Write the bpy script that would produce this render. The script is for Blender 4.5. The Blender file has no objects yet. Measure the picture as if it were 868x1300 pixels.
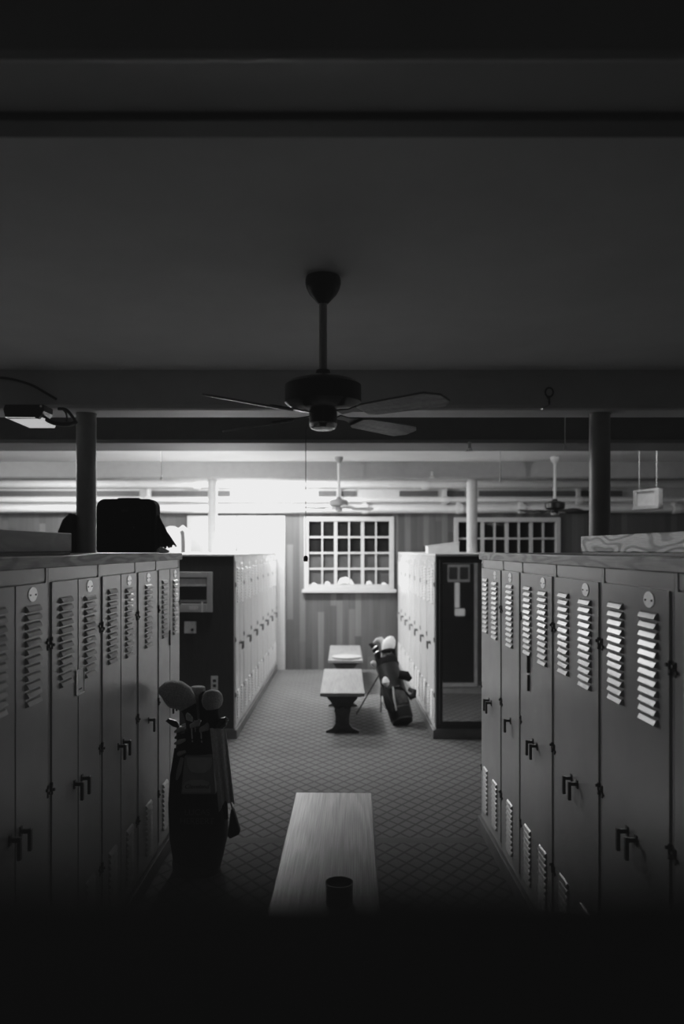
import bpy, bmesh, math, random
from mathutils import Vector, Matrix
random.seed(7)
S = bpy.context.scene
COL = S.collection
PI = math.pi
F, HX, HY, HC = 1014.0, 427.0, 697.0, 1.85       # focal length in pixels, vanishing point, eye height


def P(px, py, Y):
    return Vector(((px - HX) * Y / F, Y, HC - (py - HY) * Y / F))


# ------------------------------------------------------------------ mesh helpers
class MB:
    def __init__(s):
        s.v, s.f, s.smooth = [], [], []

    def add(s, vs, fs, smooth=False):
        n = len(s.v)
        s.v += [tuple(v) for v in vs]
        for f in fs:
            s.f.append([i + n for i in f])
            s.smooth.append(smooth)

    def box(s, x0, x1, y0, y1, z0, z1, M=None):
        vs = [Vector((x, y, z)) for x in (x0, x1) for y in (y0, y1) for z in (z0, z1)]
        if M: vs = [M @ v for v in vs]
        s.add(vs, [(0, 1, 3, 2), (4, 6, 7, 5), (0, 4, 5, 1), (2, 3, 7, 6), (0, 2, 6, 4), (1, 5, 7, 3)])
        return s

    def sweep(s, path, radii, seg=14, squash=1.0, cap=True, up=None):
        path = [Vector(p) for p in path]
        n = len(path)
        rings = []
        prev = None
        for i, p in enumerate(path):
            t = (path[min(i + 1, n - 1)] - path[max(i - 1, 0)]).normalized()
            if prev is None:
                a = Vector(up) if up else (Vector((0, 0, 1)) if abs(t.z) < .9 else Vector((1, 0, 0)))
                u = (a - t * a.dot(t)).normalized()
            else:
                u = (prev - t * prev.dot(t)).normalized()
            prev = u
            w = t.cross(u)
            r = radii[i] if isinstance(radii, (list, tuple)) else radii
            rings.append([p + (u * math.cos(2 * PI * k / seg) + w * math.sin(2 * PI * k / seg) * squash) * r for k in range(seg)])
        vs = [v for r in rings for v in r]
        fs = []
        for i in range(n - 1):
            for k in range(seg):
                k2 = (k + 1) % seg
                fs.append((i * seg + k, i * seg + k2, (i + 1) * seg + k2, (i + 1) * seg + k))
        if cap:
            fs.append(tuple(range(seg - 1, -1, -1)))
            fs.append(tuple((n - 1) * seg + k for k in range(seg)))
        s.add(vs, fs, True)
        return s

    def rod(s, a, b, r, seg=12, r2=None):
        return s.sweep([a, b], [r, r if r2 is None else r2], seg)

    def lathe(s, prof, c=(0, 0, 0), seg=28):
        vs, fs = [], []
        n = len(prof)
        for r, z in prof:
            for k in range(seg):
                a = 2 * PI * k / seg
                vs.append((c[0] + r * math.cos(a), c[1] + r * math.sin(a), c[2] + z))
        for i in range(n - 1):
            for k in range(seg):
                k2 = (k + 1) % seg
                fs.append((i * seg + k, i * seg + k2, (i + 1) * seg + k2, (i + 1) * seg + k))
        fs.append(tuple(range(seg - 1, -1, -1)))
        fs.append(tuple((n - 1) * seg + k for k in range(seg)))
        s.add(vs, fs, True)
        return s

    def rings(s, rg, seg=32, e=2.6):
        """stacked super-ellipses: (z, cx, cy, rx, ry)"""
        vs, fs = [], []
        for z, cx, cy, rx, ry in rg:
            for k in range(seg):
                a = 2 * PI * k / seg
                c, d = math.cos(a), math.sin(a)
                vs.append((cx + rx * math.copysign(abs(c) ** (2 / e), c), cy + ry * math.copysign(abs(d) ** (2 / e), d), z))
        for i in range(len(rg) - 1):
            for k in range(seg):
                k2 = (k + 1) % seg
                fs.append((i * seg + k, i * seg + k2, (i + 1) * seg + k2, (i + 1) * seg + k))
        fs.append(tuple(range(seg - 1, -1, -1)))
        fs.append(tuple((len(rg) - 1) * seg + k for k in range(seg)))
        s.add(vs, fs, True)
        return s

    def prism(s, pts, axis, a, b):
        """pts: 2-D outline; axis 'x','y','z' = extrusion axis from a to b"""
        def mk(p, t):
            return {'x': (t, p[0], p[1]), 'y': (p[0], t, p[1]), 'z': (p[0], p[1], t)}[axis]
        n = len(pts)
        vs = [mk(p, a) for p in pts] + [mk(p, b) for p in pts]
        fs = [tuple(range(n)), tuple(range(2 * n - 1, n - 1, -1))]
        for k in range(n):
            k2 = (k + 1) % n
            fs.append((k, k + n, k2 + n, k2))
        s.add(vs, fs)
        return s

    def grid(s, fn, nu, nv, thick=None):
        vs = [fn(i / nu, j / nv) for i in range(nu + 1) for j in range(nv + 1)]
        fs = [(i * (nv + 1) + j, (i + 1) * (nv + 1) + j, (i + 1) * (nv + 1) + j + 1, i * (nv + 1) + j + 1) for i in range(nu) for j in range(nv)]
        s.add(vs, fs, True)
        return s

    def mesh(s, name, mat):
        me = bpy.data.meshes.new(name)
        me.from_pydata(s.v, [], s.f)
        me.polygons.foreach_set('use_smooth', s.smooth)
        bm = bmesh.new(); bm.from_mesh(me)
        bmesh.ops.recalc_face_normals(bm, faces=bm.faces)
        bm.to_mesh(me); bm.free()
        me.materials.append(mat)
        return me

    def build(s, name, mat, parent=None, bevel=0, label=None, sharp=35, solid=0):
        o = bpy.data.objects.new(name, s.mesh(name, mat))
        COL.objects.link(o)
        if parent: o.parent = parent
        if label: o['label'] = label
        if solid:
            m = o.modifiers.new('solid', 'SOLIDIFY'); m.thickness = solid; m.offset = 0
        if bevel:
            m = o.modifiers.new('bevel', 'BEVEL'); m.width = bevel; m.segments = 2; m.limit_method = 'ANGLE'
            m.angle_limit = math.radians(40)
        me = o.data
        if any(s.smooth):
            me.set_sharp_from_angle(angle=math.radians(sharp))
        return o


def tag(o, label=None, cat=None, group=None, kind=None):
    if label: o['label'] = label
    if cat: o['category'] = cat
    if group: o['group'] = group
    if kind: o['kind'] = kind
    return o


def thing(name, label, cat, loc=(0, 0, 0), rotz=0.0, group=None):
    o = bpy.data.objects.new(name, None)
    o.empty_display_size = .1
    COL.objects.link(o)
    o.location = loc
    o.rotation_euler = (0, 0, rotz)
    return tag(o, label, cat, group)


def copy_tree(o, parent=None):
    c = o.copy(); COL.objects.link(c)
    if parent:
        c.parent = parent
        c.matrix_parent_inverse = o.matrix_parent_inverse.copy()
    for ch in list(o.children):
        copy_tree(ch, c)
    return c


def struct(name, mb, mat, bevel=0):
    return tag(mb.build(name, mat, bevel=bevel), kind='structure')


# ------------------------------------------------------------------ materials
def newmat(name):
    m = bpy.data.materials.new(name); m.use_nodes = True
    nt = m.node_tree
    return m, nt, nt.nodes['Principled BSDF'], nt.nodes.new, nt.links.new


def g3(v): return (v, v, v, 1)


def plain(name, v, rough=.5, metal=0.0, var=.12, scale=14, spec=.5, emit=0, bump=0.0, stretch=(1, 1, 1), sheen=0):
    m, nt, b, N, L = newmat(name)
    tc = N('ShaderNodeTexCoord'); mp = N('ShaderNodeMapping'); mp.inputs['Scale'].default_value = stretch
    nz = N('ShaderNodeTexNoise'); nz.inputs['Scale'].default_value = scale; nz.inputs['Detail'].default_value = 5
    rp = N('ShaderNodeValToRGB')
    rp.color_ramp.elements[0].position = .3; rp.color_ramp.elements[1].position = .7
    rp.color_ramp.elements[0].color = g3(v * (1 - var)); rp.color_ramp.elements[1].color = g3(min(1, v * (1 + var)))
    L(tc.outputs['Object'], mp.inputs['Vector']); L(mp.outputs['Vector'], nz.inputs['Vector'])
    L(nz.outputs['Fac'], rp.inputs['Fac']); L(rp.outputs['Color'], b.inputs['Base Color'])
    b.inputs['Roughness'].default_value = rough; b.inputs['Metallic'].default_value = metal
    b.inputs['Specular IOR Level'].default_value = spec
    if emit:
        b.inputs['Emission Color'].default_value = g3(1); b.inputs['Emission Strength'].default_value = emit
    if sheen:
        b.inputs['Sheen Weight'].default_value = sheen; b.inputs['Sheen Roughness'].default_value = .35
    if bump:
        bp = N('ShaderNodeBump'); bp.inputs['Strength'].default_value = bump; bp.inputs['Distance'].default_value = .01
        L(nz.outputs['Fac'], bp.inputs['Height']); L(bp.outputs['Normal'], b.inputs['Normal'])
    return m


def math_node(nt, op, a, bb=None):
    n = nt.nodes.new('ShaderNodeMath'); n.operation = op
    for i, q in enumerate((a, bb)):
        if q is None: continue
        if isinstance(q, (int, float)): n.inputs[i].default_value = q
        else: nt.links.new(q, n.inputs[i])
    return n.outputs[0]


def oak(name, v, dark, stretch=(6, .9, 6), bands=9.0, rough=.45, contrast=1.0, offs=(0, 0, 0)):
    """cathedral grain: contour lines of a noise field stretched along the board (board runs along local Y)"""
    m, nt, b, N, L = newmat(name)
    tc = N('ShaderNodeTexCoord'); mp = N('ShaderNodeMapping'); mp.inputs['Scale'].default_value = stretch
    mp.inputs['Location'].default_value = offs
    L(tc.outputs['Object'], mp.inputs['Vector'])
    nz = N('ShaderNodeTexNoise'); nz.inputs['Scale'].default_value = 1.0; nz.inputs['Detail'].default_value = 1.2
    nz.inputs['Roughness'].default_value = .35
    L(mp.outputs['Vector'], nz.inputs['Vector'])
    k = math_node(nt, 'MULTIPLY', nz.outputs['Fac'], bands)
    fr = math_node(nt, 'FRACT', k)
    rp = N('ShaderNodeValToRGB'); e = rp.color_ramp.elements
    e[0].position = 0; e[0].color = g3(v); e[1].position = 1; e[1].color = g3(v * .95)
    q = e.new(.40); q.color = g3(v * .93)
    q = e.new(.62); q.color = g3(v + (dark - v) * contrast)
    q = e.new(.84); q.color = g3(v + (dark - v) * contrast * .85)
    L(fr, rp.inputs['Fac'])
    mp2 = N('ShaderNodeMapping'); mp2.inputs['Scale'].default_value = (stretch[0] * 30, stretch[1] * 5, stretch[2] * 30)
    L(tc.outputs['Object'], mp2.inputs['Vector'])
    n2 = N('ShaderNodeTexNoise'); n2.inputs['Scale'].default_value = 1; n2.inputs['Detail'].default_value = 3
    L(mp2.outputs['Vector'], n2.inputs['Vector'])
    r2 = N('ShaderNodeValToRGB'); r2.color_ramp.elements[0].color = g3(.72); r2.color_ramp.elements[1].color = g3(1.15)
    r2.color_ramp.elements[0].position = .35; r2.color_ramp.elements[1].position = .65
    L(n2.outputs['Fac'], r2.inputs['Fac'])
    mx = N('ShaderNodeMix'); mx.data_type = 'RGBA'; mx.blend_type = 'MULTIPLY'; mx.inputs[0].default_value = 1
    L(rp.outputs['Color'], mx.inputs[6]); L(r2.outputs['Color'], mx.inputs[7])
    L(mx.outputs[2], b.inputs['Base Color'])
    b.inputs['Roughness'].default_value = rough
    return m


def carpet():
    m, nt, b, N, L = newmat('carpet')
    tc = N('ShaderNodeTexCoord'); sp = N('ShaderNodeSeparateXYZ')
    L(tc.outputs['Object'], sp.inputs[0])
    u = math_node(nt, 'DIVIDE', sp.outputs[0], .118)
    w = math_node(nt, 'DIVIDE', sp.outputs[1], .165)
    lines = []
    for op in ('ADD', 'SUBTRACT'):
        t = math_node(nt, op, u, w)
        fr = math_node(nt, 'FRACT', t)
        d = math_node(nt, 'ABSOLUTE', math_node(nt, 'SUBTRACT', fr, .5))
        lines.append(d)
    dist = math_node(nt, 'MAXIMUM', lines[0], lines[1])
    rp = N('ShaderNodeValToRGB'); e = rp.color_ramp.elements
    e[0].position = .36; e[0].color = g3(1.0); e[1].position = .455; e[1].color = g3(.5)
    L(dist, rp.inputs['Fac'])
    # plain border strip across the aisle
    by = math_node(nt, 'ABSOLUTE', math_node(nt, 'SUBTRACT', sp.outputs[1], 5.07))
    st = N('ShaderNodeValToRGB'); st.color_ramp.interpolation = 'CONSTANT'
    st.color_ramp.elements[0].color = g3(1); st.color_ramp.elements[1].color = g3(0); st.color_ramp.elements[1].position = .045
    L(by, st.inputs['Fac'])
    mx0 = N('ShaderNodeMix'); mx0.data_type = 'RGBA'
    L(st.outputs['Color'], mx0.inputs[0]); L(rp.outputs['Color'], mx0.inputs[6]); mx0.inputs[7].default_value = g3(.85)
    nz = N('ShaderNodeTexNoise'); nz.inputs['Scale'].default_value = 90; nz.inputs['Detail'].default_value = 4
    L(tc.outputs['Object'], nz.inputs['Vector'])
    n2 = N('ShaderNodeTexNoise'); n2.inputs['Scale'].default_value = 1.6; n2.inputs['Detail'].default_value = 3
    L(tc.outputs['Object'], n2.inputs['Vector'])
    s = math_node(nt, 'ADD', math_node(nt, 'MULTIPLY', nz.outputs['Fac'], .25), math_node(nt, 'MULTIPLY', n2.outputs['Fac'], .35))
    s = math_node(nt, 'MULTIPLY', math_node(nt, 'ADD', s, .62), CARPET)
    mx = N('ShaderNodeMix'); mx.data_type = 'RGBA'; mx.blend_type = 'MULTIPLY'; mx.inputs[0].default_value = 1
    L(mx0.outputs[2], mx.inputs[6]); L(s, mx.inputs[7])
    L(mx.outputs[2], b.inputs['Base Color'])
    b.inputs['Roughness'].default_value = .95; b.inputs['Specular IOR Level'].default_value = .1
    bp = N('ShaderNodeBump'); bp.inputs['Strength'].default_value = .4; bp.inputs['Distance'].default_value = .005
    L(nz.outputs['Fac'], bp.inputs['Height']); L(bp.outputs['Normal'], b.inputs['Normal'])
    return m


def panelling():
    """vertical boards of random tone, each column broken into lengths"""
    m, nt, b, N, L = newmat('wall_boards')
    tc = N('ShaderNodeTexCoord'); sp = N('ShaderNodeSeparateXYZ')
    L(tc.outputs['Object'], sp.inputs[0])
    u = math_node(nt, 'DIVIDE', sp.outputs[0], .095)
    i = math_node(nt, 'FLOOR', u)
    wn = N('ShaderNodeTexWhiteNoise'); wn.noise_dimensions = '1D'; L(i, wn.inputs['W'])
    z = math_node(nt, 'ADD', math_node(nt, 'DIVIDE', sp.outputs[2], 1.15), math_node(nt, 'MULTIPLY', wn.outputs['Value'], 7))
    j = math_node(nt, 'FLOOR', z)
    cb = N('ShaderNodeCombineXYZ'); L(i, cb.inputs[0]); L(j, cb.inputs[1])
    w2 = N('ShaderNodeTexWhiteNoise'); w2.noise_dimensions = '2D'; L(cb.outputs[0], w2.inputs['Vector'])
    rp = N('ShaderNodeValToRGB'); e = rp.color_ramp.elements
    e[0].color = g3(.052); e[1].color = g3(.125)
    q = e.new(.75); q.color = g3(.078)
    L(w2.outputs['Value'], rp.inputs['Fac'])
    fr = math_node(nt, 'ABSOLUTE', math_node(nt, 'SUBTRACT', math_node(nt, 'FRACT', u), .5))
    gr = N('ShaderNodeValToRGB'); gr.color_ramp.elements[0].position = .45; gr.color_ramp.elements[0].color = g3(1)
    gr.color_ramp.elements[1].position = .5; gr.color_ramp.elements[1].color = g3(.72)
    L(fr, gr.inputs['Fac'])
    mp = N('ShaderNodeMapping'); mp.inputs['Scale'].default_value = (22, 22, 1.1); L(tc.outputs['Object'], mp.inputs['Vector'])
    nz = N('ShaderNodeTexNoise'); nz.inputs['Scale'].default_value = 1.4; nz.inputs['Detail'].default_value = 3; L(mp.outputs['Vector'], nz.inputs['Vector'])
    f = math_node(nt, 'ADD', math_node(nt, 'MULTIPLY', nz.outputs['Fac'], .5), .75)
    mx = N('ShaderNodeMix'); mx.data_type = 'RGBA'; mx.blend_type = 'MULTIPLY'; mx.inputs[0].default_value = 1
    L(rp.outputs['Color'], mx.inputs[6]); L(gr.outputs['Color'], mx.inputs[7])
    m2 = N('ShaderNodeMix'); m2.data_type = 'RGBA'; m2.blend_type = 'MULTIPLY'; m2.inputs[0].default_value = 1
    L(mx.outputs[2], m2.inputs[6]); L(f, m2.inputs[7])
    L(m2.outputs[2], b.inputs['Base Color'])
    b.inputs['Roughness'].default_value = .5
    return m


CARPET = .155
M = {}
M['ceil'] = plain('ceiling_plaster', .72, .85, var=.06, scale=2.2, bump=.12)
M['beam'] = plain('beam_paint', .55, .55, var=.06, scale=5)
M['flange'] = plain('beam_flange_paint', .21, .55, var=.06, scale=5)
M['windowpaint'] = plain('window_paint', .46, .5, var=.04)
M['beamdark'] = plain('beam_dark', .10, .6, var=.08)
M['white'] = plain('white_paint', .72, .5, var=.04)
M['wallboard'] = panelling()
M['sidewall'] = plain('side_wall_paint', .35, .8, var=.1, scale=3)
M['black'] = plain('flat_black', .006, .9, var=.2, spec=.05)
M['carpet'] = carpet()
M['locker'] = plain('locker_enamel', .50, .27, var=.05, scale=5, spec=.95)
M['lockerlit'] = plain('locker_enamel_lit', .82, .22, var=.03, scale=5, spec=1.0)
M['glarepanel'] = plain('glare_panel_paint', .42, .5, var=.04)
M['duct'] = plain('duct_paint', .29, .5, var=.05)
M['lockerframe'] = plain('locker_frame_enamel', .44, .3, var=.06, scale=6)
M['metaldark'] = plain('dark_metal', .02, .35, var=.2, spec=.5)
M['steelgrey'] = plain('steel_grey', .09, .4, var=.1)
M['cardgloss'] = plain('card_in_sleeve', .8, .28, var=.1, scale=30, spec=1.0)
M['edgehighlight'] = plain('highlight_bead_paint', .9, .4, var=.03)
M['plate'] = plain('number_plate', .9, .33, metal=.85, var=.08, scale=60)
M['card'] = plain('card_paper', .72, .6, var=.1, scale=40)
M['oaktop'] = oak('oak_edge', .34, .13, stretch=(14, 1.6, 14), bands=7)
M['oakbeam'] = oak('oak_cathedral', .92, .03, stretch=(3, 2.2, 11), bands=9, offs=(.3, 1.7, .2))
M['oakbeamdark'] = oak('oak_cathedral_dark', .035, .012, stretch=(3, 2.6, 9), bands=7.5, offs=(.9, .4, .1))
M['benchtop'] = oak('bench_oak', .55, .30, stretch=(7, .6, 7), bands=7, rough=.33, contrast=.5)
M['benchtopdim'] = oak('bench_oak_dimmed', .27, .17, stretch=(7, .6, 7), bands=6, rough=.5, contrast=.4)  # same oak, colour dimmed to hold down the lamp light on far benches
M['benchleg'] = oak('bench_leg_wood', .05, .03, rough=.5)
M['plinth'] = plain('plinth_wood', .16, .6, var=.2, scale=6)
M['endpanel'] = plain('end_panel_wood', .035, .45, var=.2, scale=8, stretch=(8, 8, 1))
M['fanmotor'] = plain('fan_motor_bronze', .02, .28, metal=.6, var=.1)
M['fanrod'] = plain('fan_rod_bronze', .42, .35, metal=.3, var=.1)
M['fanblade'] = oak('fan_blade_wood', .30, .2, stretch=(2, 12, 12), bands=5, rough=.3)
M['fanwhite'] = plain('fan_white', .6, .4, var=.05)
M['chrome'] = plain('bright_metal', .7, .22, metal=1, var=.06)
M['post'] = plain('post_paint', .26, .4, var=.12, scale=9)
M['postlight'] = plain('post_paint_light', .5, .5, var=.06)
M['glassdark'] = plain('window_glass_night', .012, .06, var=.3, scale=3, spec=.6)
M['glassgrey'] = plain('window_glass_grey', .05, .35, var=.3, scale=5, spec=.5)  # greyer, rougher glass for the lower panes
M['snow'] = plain('snow', .85, .8, var=.05)
M['blackcloth'] = plain('black_cloth', .008, .9, var=.3, scale=25, bump=.1, spec=.12)
M['charcloth'] = plain('charcoal_cloth', .04, .85, var=.35, scale=22, bump=.2)
M['bagblack'] = plain('bag_black_vinyl', .008, .55, spec=.2, var=.3, scale=12)
M['baggrey'] = plain('bag_grey_vinyl', .26, .5, var=.12, scale=18)
M['baglight'] = plain('bag_light_panel', .42, .5, var=.1, scale=18)
M['knit'] = plain('knit_grey', .36, .95, var=.3, scale=120, bump=.5, sheen=.9)
M['knitlight'] = plain('knit_pale', .5, .95, var=.2, scale=120, bump=.5, sheen=.6)
M['knitdark'] = plain('knit_dark', .018, .95, var=.3, scale=120, bump=.5, spec=.15)
M['towel'] = plain('towel_grey', .6, .95, var=.2, scale=70, bump=.4)
M['white_cloth'] = plain('white_cloth', .8, .85, var=.06, scale=20)
M['ink'] = plain('dark_ink', .01, .5, var=.1)
M['thread'] = plain('embroidery_thread', .12, .6, var=.1)
M['lens'] = plain('lamp_lens', .8, .4, var=.1, scale=10, emit=.42)  # faint emission stands in for far-bay light falling on the lens
M['cable'] = plain('cable_black', .01, .4, var=.1)
M['paper'] = plain('white_paper', .8, .7, var=.05)
M['greyplastic'] = plain('grey_plastic', .5, .5, var=.06)
M['tin'] = plain('dark_tin', .012, .25, var=.2, spec=.5)
m, nt, b, N, L = newmat('mirror_silver')
nz = N('ShaderNodeTexNoise'); nz.inputs['Scale'].default_value = 3
rp = N('ShaderNodeValToRGB'); rp.color_ramp.elements[0].color = g3(.70); rp.color_ramp.elements[1].color = g3(.78)
L(nz.outputs['Fac'], rp.inputs['Fac']); L(rp.outputs['Color'], b.inputs['Base Color'])
b.inputs['Metallic'].default_value = 1; b.inputs['Roughness'].default_value = .03
M['mirror'] = m

# ------------------------------------------------------------------ room shell
ZC, ZB = 2.966, 2.72
RX, YB, YF = 6.2, -2.6, 12.26
struct('floor', MB().box(-RX, RX, YB, YF + .2, -.1, 0), M['carpet'])
struct('ceiling', MB().box(-RX, RX, YB, YF + .2, ZC, ZC + .1), M['ceil'])
struct('wall_left', MB().box(-RX - .12, -RX, YB, YF + .2, 0, ZC), M['sidewall'])
struct('wall_right', MB().box(RX, RX + .12, YB, YF + .2, 0, ZC), M['sidewall'])
struct('wall_back', MB().box(-RX, RX, YB - .12, YB, 0, ZC), M['sidewall'])
# far wall, with two window openings
W1 = (P(386, 0, YF).x, P(500, 0, YF).x, P(0, 748, YF).z, P(0, 656, YF).z)
W2 = (P(576, 0, YF).x, P(711, 0, YF).x, P(0, 752, YF).z, P(0, 657, YF).z)
wf = MB()
xs = [-RX, W1[0], W1[1], W2[0], W2[1], RX]
ZP = 2.42
for a, bq in ((0, 1), (2, 3), (4, 5)):
    wf.box(xs[a], xs[bq], YF, YF + .12, 0, ZP)
for w in (W1, W2):
    wf.box(w[0], w[1], YF, YF + .12, 0, w[2]); wf.box(w[0], w[1], YF, YF + .12, w[3], ZP)
struct('wall_far', wf, M['wallboard'])
struct('wall_far_upper', MB().box(-RX, RX, YF - .03, YF + .12, ZP, ZC), M['white'])
# low dark partition the photograph looks over
struct('wall_near', MB().box(-3.0, 3.0, .02, .075, 0, 1.8225), M['black'])
# ceiling beams
struct('trim_1', MB().box(-RX, RX, 1.40, 1.60, ZB, ZC + .05), M['beam'], .012)
struct('trim_2', MB().box(-RX, RX, 1.60, 1.665, ZB - .012, ZC + .05), M['beamdark'])
struct('trim_16', MB().rod((-RX, 1.405, ZB - .002), (RX, 1.405, ZB - .002), .009, 12), M['edgehighlight'])  # white bead added to draw the highlight along the beam edge
struct('trim_3', MB().box(-RX, RX, 4.98, 5.31, ZB, ZC + .06), M['beam'], .03)
struct('trim_4', MB().box(-RX, RX, 6.60, 7.08, ZB + .03, ZC + .05), M['beamdark'])
struct('trim_5', MB().box(-RX, RX, 6.56, 7.10, ZB, ZB + .03), M['flange'], .008)
b3 = MB()
pts = []
for k in range(13):      # boxed-in duct with a rounded lower edge
    a = PI / 2 * k / 12
    pts.append((10.20 + .035 * (1 - math.sin(a)), ZB + .03 + .035 * (1 - math.cos(a))))
b3.prism([(10.24, ZB + .03), (10.53, ZB + .03), (10.53, ZC), (10.20, ZC)] + pts[::-1][0:-1], 'x', -RX, RX)
struct('trim_6', b3, M['duct'])
# shade of the soffit gap put in as dark strips on the far wall
for n, (a, bq) in enumerate(((-70, 97), (122, 176), (186, 292), (404, 427), (433, 452), (507, 556), (564, 590), (608, 790))):
    p0, p1 = P(a, 630, 12.2), P(bq, 623, 12.2)
    struct('trim_%d' % (7 + n), MB().box(p0.x, p1.x, 12.205, 12.23, p0.z, p1.z), M['beamdark'])
struct('trim_15', MB().box(-RX, RX, YF - .06, YF - .03, ZP - .02, ZP + .05), M['white'], .008)


def window(name, w, cols, split_at):
    x0, x1, z0, z1 = w
    fr = .07
    o = tag(MB().box(x0, x0 + fr, YF - .03, YF + .08, z0, z1).box(x1 - fr, x1, YF - .03, YF + .08, z0, z1)
            .box(x0 + fr, x1 - fr, YF - .03, YF + .08, z1 - fr, z1).box(x0 + fr, x1 - fr, YF - .03, YF + .08, z0, z0 + fr)
            .build(name, M['windowpaint'], bevel=.006), kind='structure')
    ix0, ix1, iz0, iz1 = x0 + fr, x1 - fr, z0 + fr, z1 - fr
    pw = (ix1 - ix0) / cols
    ph = (iz1 - iz0) / 4
    mu = MB()
    for i in range(1, cols):
        t = .024 if i in split_at else .011
        mu.box(ix0 + i * pw - t, ix0 + i * pw + t, YF + .005, YF + .055, iz0, iz1)
    for j in range(1, 4):
        t = .013
        mu.box(ix0, ix1, YF + .004, YF + .054, iz0 + j * ph - t, iz0 + j * ph + t)
    mu.build('muntin_grid', M['windowpaint'], o)
    MB().box(ix0, ix1, YF + .06, YF + .066, iz0 + 2 * ph, iz1).build('glass_pane', M['glassdark'], o)
    MB().box(ix0, ix1, YF + .06, YF + .066, iz0, iz0 + 2 * ph).build('glass_pane', M['glassgrey'], o)
    MB().box(x0 - .03, x1 + .03, YF - .09, YF + .02, z0 - .05, z0).build('window_sill', M['windowpaint'], o, bevel=.006)
    return ix0, ix1, iz0, pw


ix0, ix1, iz0, pw = window('window_1', W1, 6, (2, 4))
window('window_2', W2, 8, (2, 4, 6))
for i, (c, wd, h) in enumerate(((.4, .05, .025), (1.4, .055, .045), (2.75, .17, .105), (4.5, .06, .05), (5.6, .05, .03))):
    x = ix0 + c * pw
    vs = MB()
    vs.sweep([(x - wd * .75, YF + .03, iz0 + .004), (x - wd * .4, YF + .03, iz0 + h * .5), (x, YF + .03, iz0 + h * .62), (x + wd * .4, YF + .03, iz0 + h * .4), (x + wd * .75, YF + .03, iz0 + .004)],
             [.004, h * .42, h * .5, h * .38, .004], 10, .5)
    tag(vs.build('snow_heap', M['snow']), ['tiny white heap in the first pane from the left, bottom row of window', 'small white peak in the second bottom pane from the left of window',
        'large white lump at the foot of the middle panes of window', 'white peak in the fifth bottom pane from the left of window', 'tiny white heap in the last bottom pane at right of window'][i], 'snow', 'white heaps at the foot of the window')
# pale twin panels put in for the overexposed stretch of far wall
dz = 2.36
d = tag(MB().box(P(238, 0, YF).x, P(300, 0, YF).x, YF - .04, YF, 0, dz).box(P(301, 0, YF).x, P(362, 0, YF).x, YF - .04, YF, 0, dz).build('wall_glare_panel', M['glarepanel'], bevel=.006), kind='structure')
# pipes along the far wall
def pipe(name, py, r, Y, x0, x1, mat, label, couplings=()):
    z = P(0, py, Y).z
    root = thing(name, label, 'pipe', (0, Y, z))
    MB().rod((x0, 0, 0), (x1, 0, 0), r, 14).build('pipe_run', mat, root)
    for px in couplings:
        x = P(px, 0, Y).x
        MB().rod((x - .05, 0, 0), (x + .05, 0, 0), r * 1.35, 14).build('pipe_coupling', mat, root)
        MB().box(x - .03, x + .03, r * .5, .05 + r, -.07, .17).build('pipe_bracket', mat, root, bevel=.004)
    return root
pipe('wall_pipe', 646, .052, 12.12, -RX, RX, M['white'], 'thick white pipe along far wall just above the wood boards', (463, 583, 662, 858))
pipe('wall_pipe', 634.5, .036, 12.13, -RX, RX, M['white'], 'slimmer white pipe running above the thick pipe on far wall', (188, 430, 565, 735))
pipe('wall_pipe', 615, .05, 12.10, -RX, RX, M['white'], 'topmost white pipe close under the ceiling of far wall', (250, 540))

# ------------------------------------------------------------------ lockers
HB, HT = .10, 1.78          # plinth top, carcass top
DEP = .50


def louvers(mb, yc, w, ztop, n, pitch, x=.014):
    for i in range(n):
        z = ztop - i * pitch
        y0, y1 = yc - w / 2, yc + w / 2
        vs = []
        for dx, dz, ins in ((0, 0, 0), (.0068, .0055, .002), (.0138, .0195, .004), (0, .0245, 0)):
            vs += [(x + dx, y0 + ins, z - dz), (x + dx, y1 - ins, z - dz)]
        mb.add(vs, [(0, 2, 3, 1), (2, 4, 5, 3), (4, 6, 7, 5), (0, 6, 4, 2), (1, 3, 5, 7)])


def handle(parent, y, z):
    h = MB()
    h.box(.014, .018, y - .011, y + .011, z - .02, z + .016)
    h.box(.018, .050, y - .007, y + .007, z - .008, z + .006)
    h.box(.040, .052, y - .0085, y + .0085, z - .066, z + .008)
    h.build('handle', M['metaldark'], parent, bevel=.002)


def hinge(parent, y, z):
    h = MB()
    h.rod((.012, y, z - .022), (.012, y, z + .022), .0065, 8)
    h.rod((.014, y - .012, z + .008), (.021, y - .012, z + .008), .006, 8)
    h.rod((.014, y + .012, z - .008), (.021, y + .012, z - .008), .006, 8)
    h.build('hinge', M['metaldark'], parent)


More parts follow.
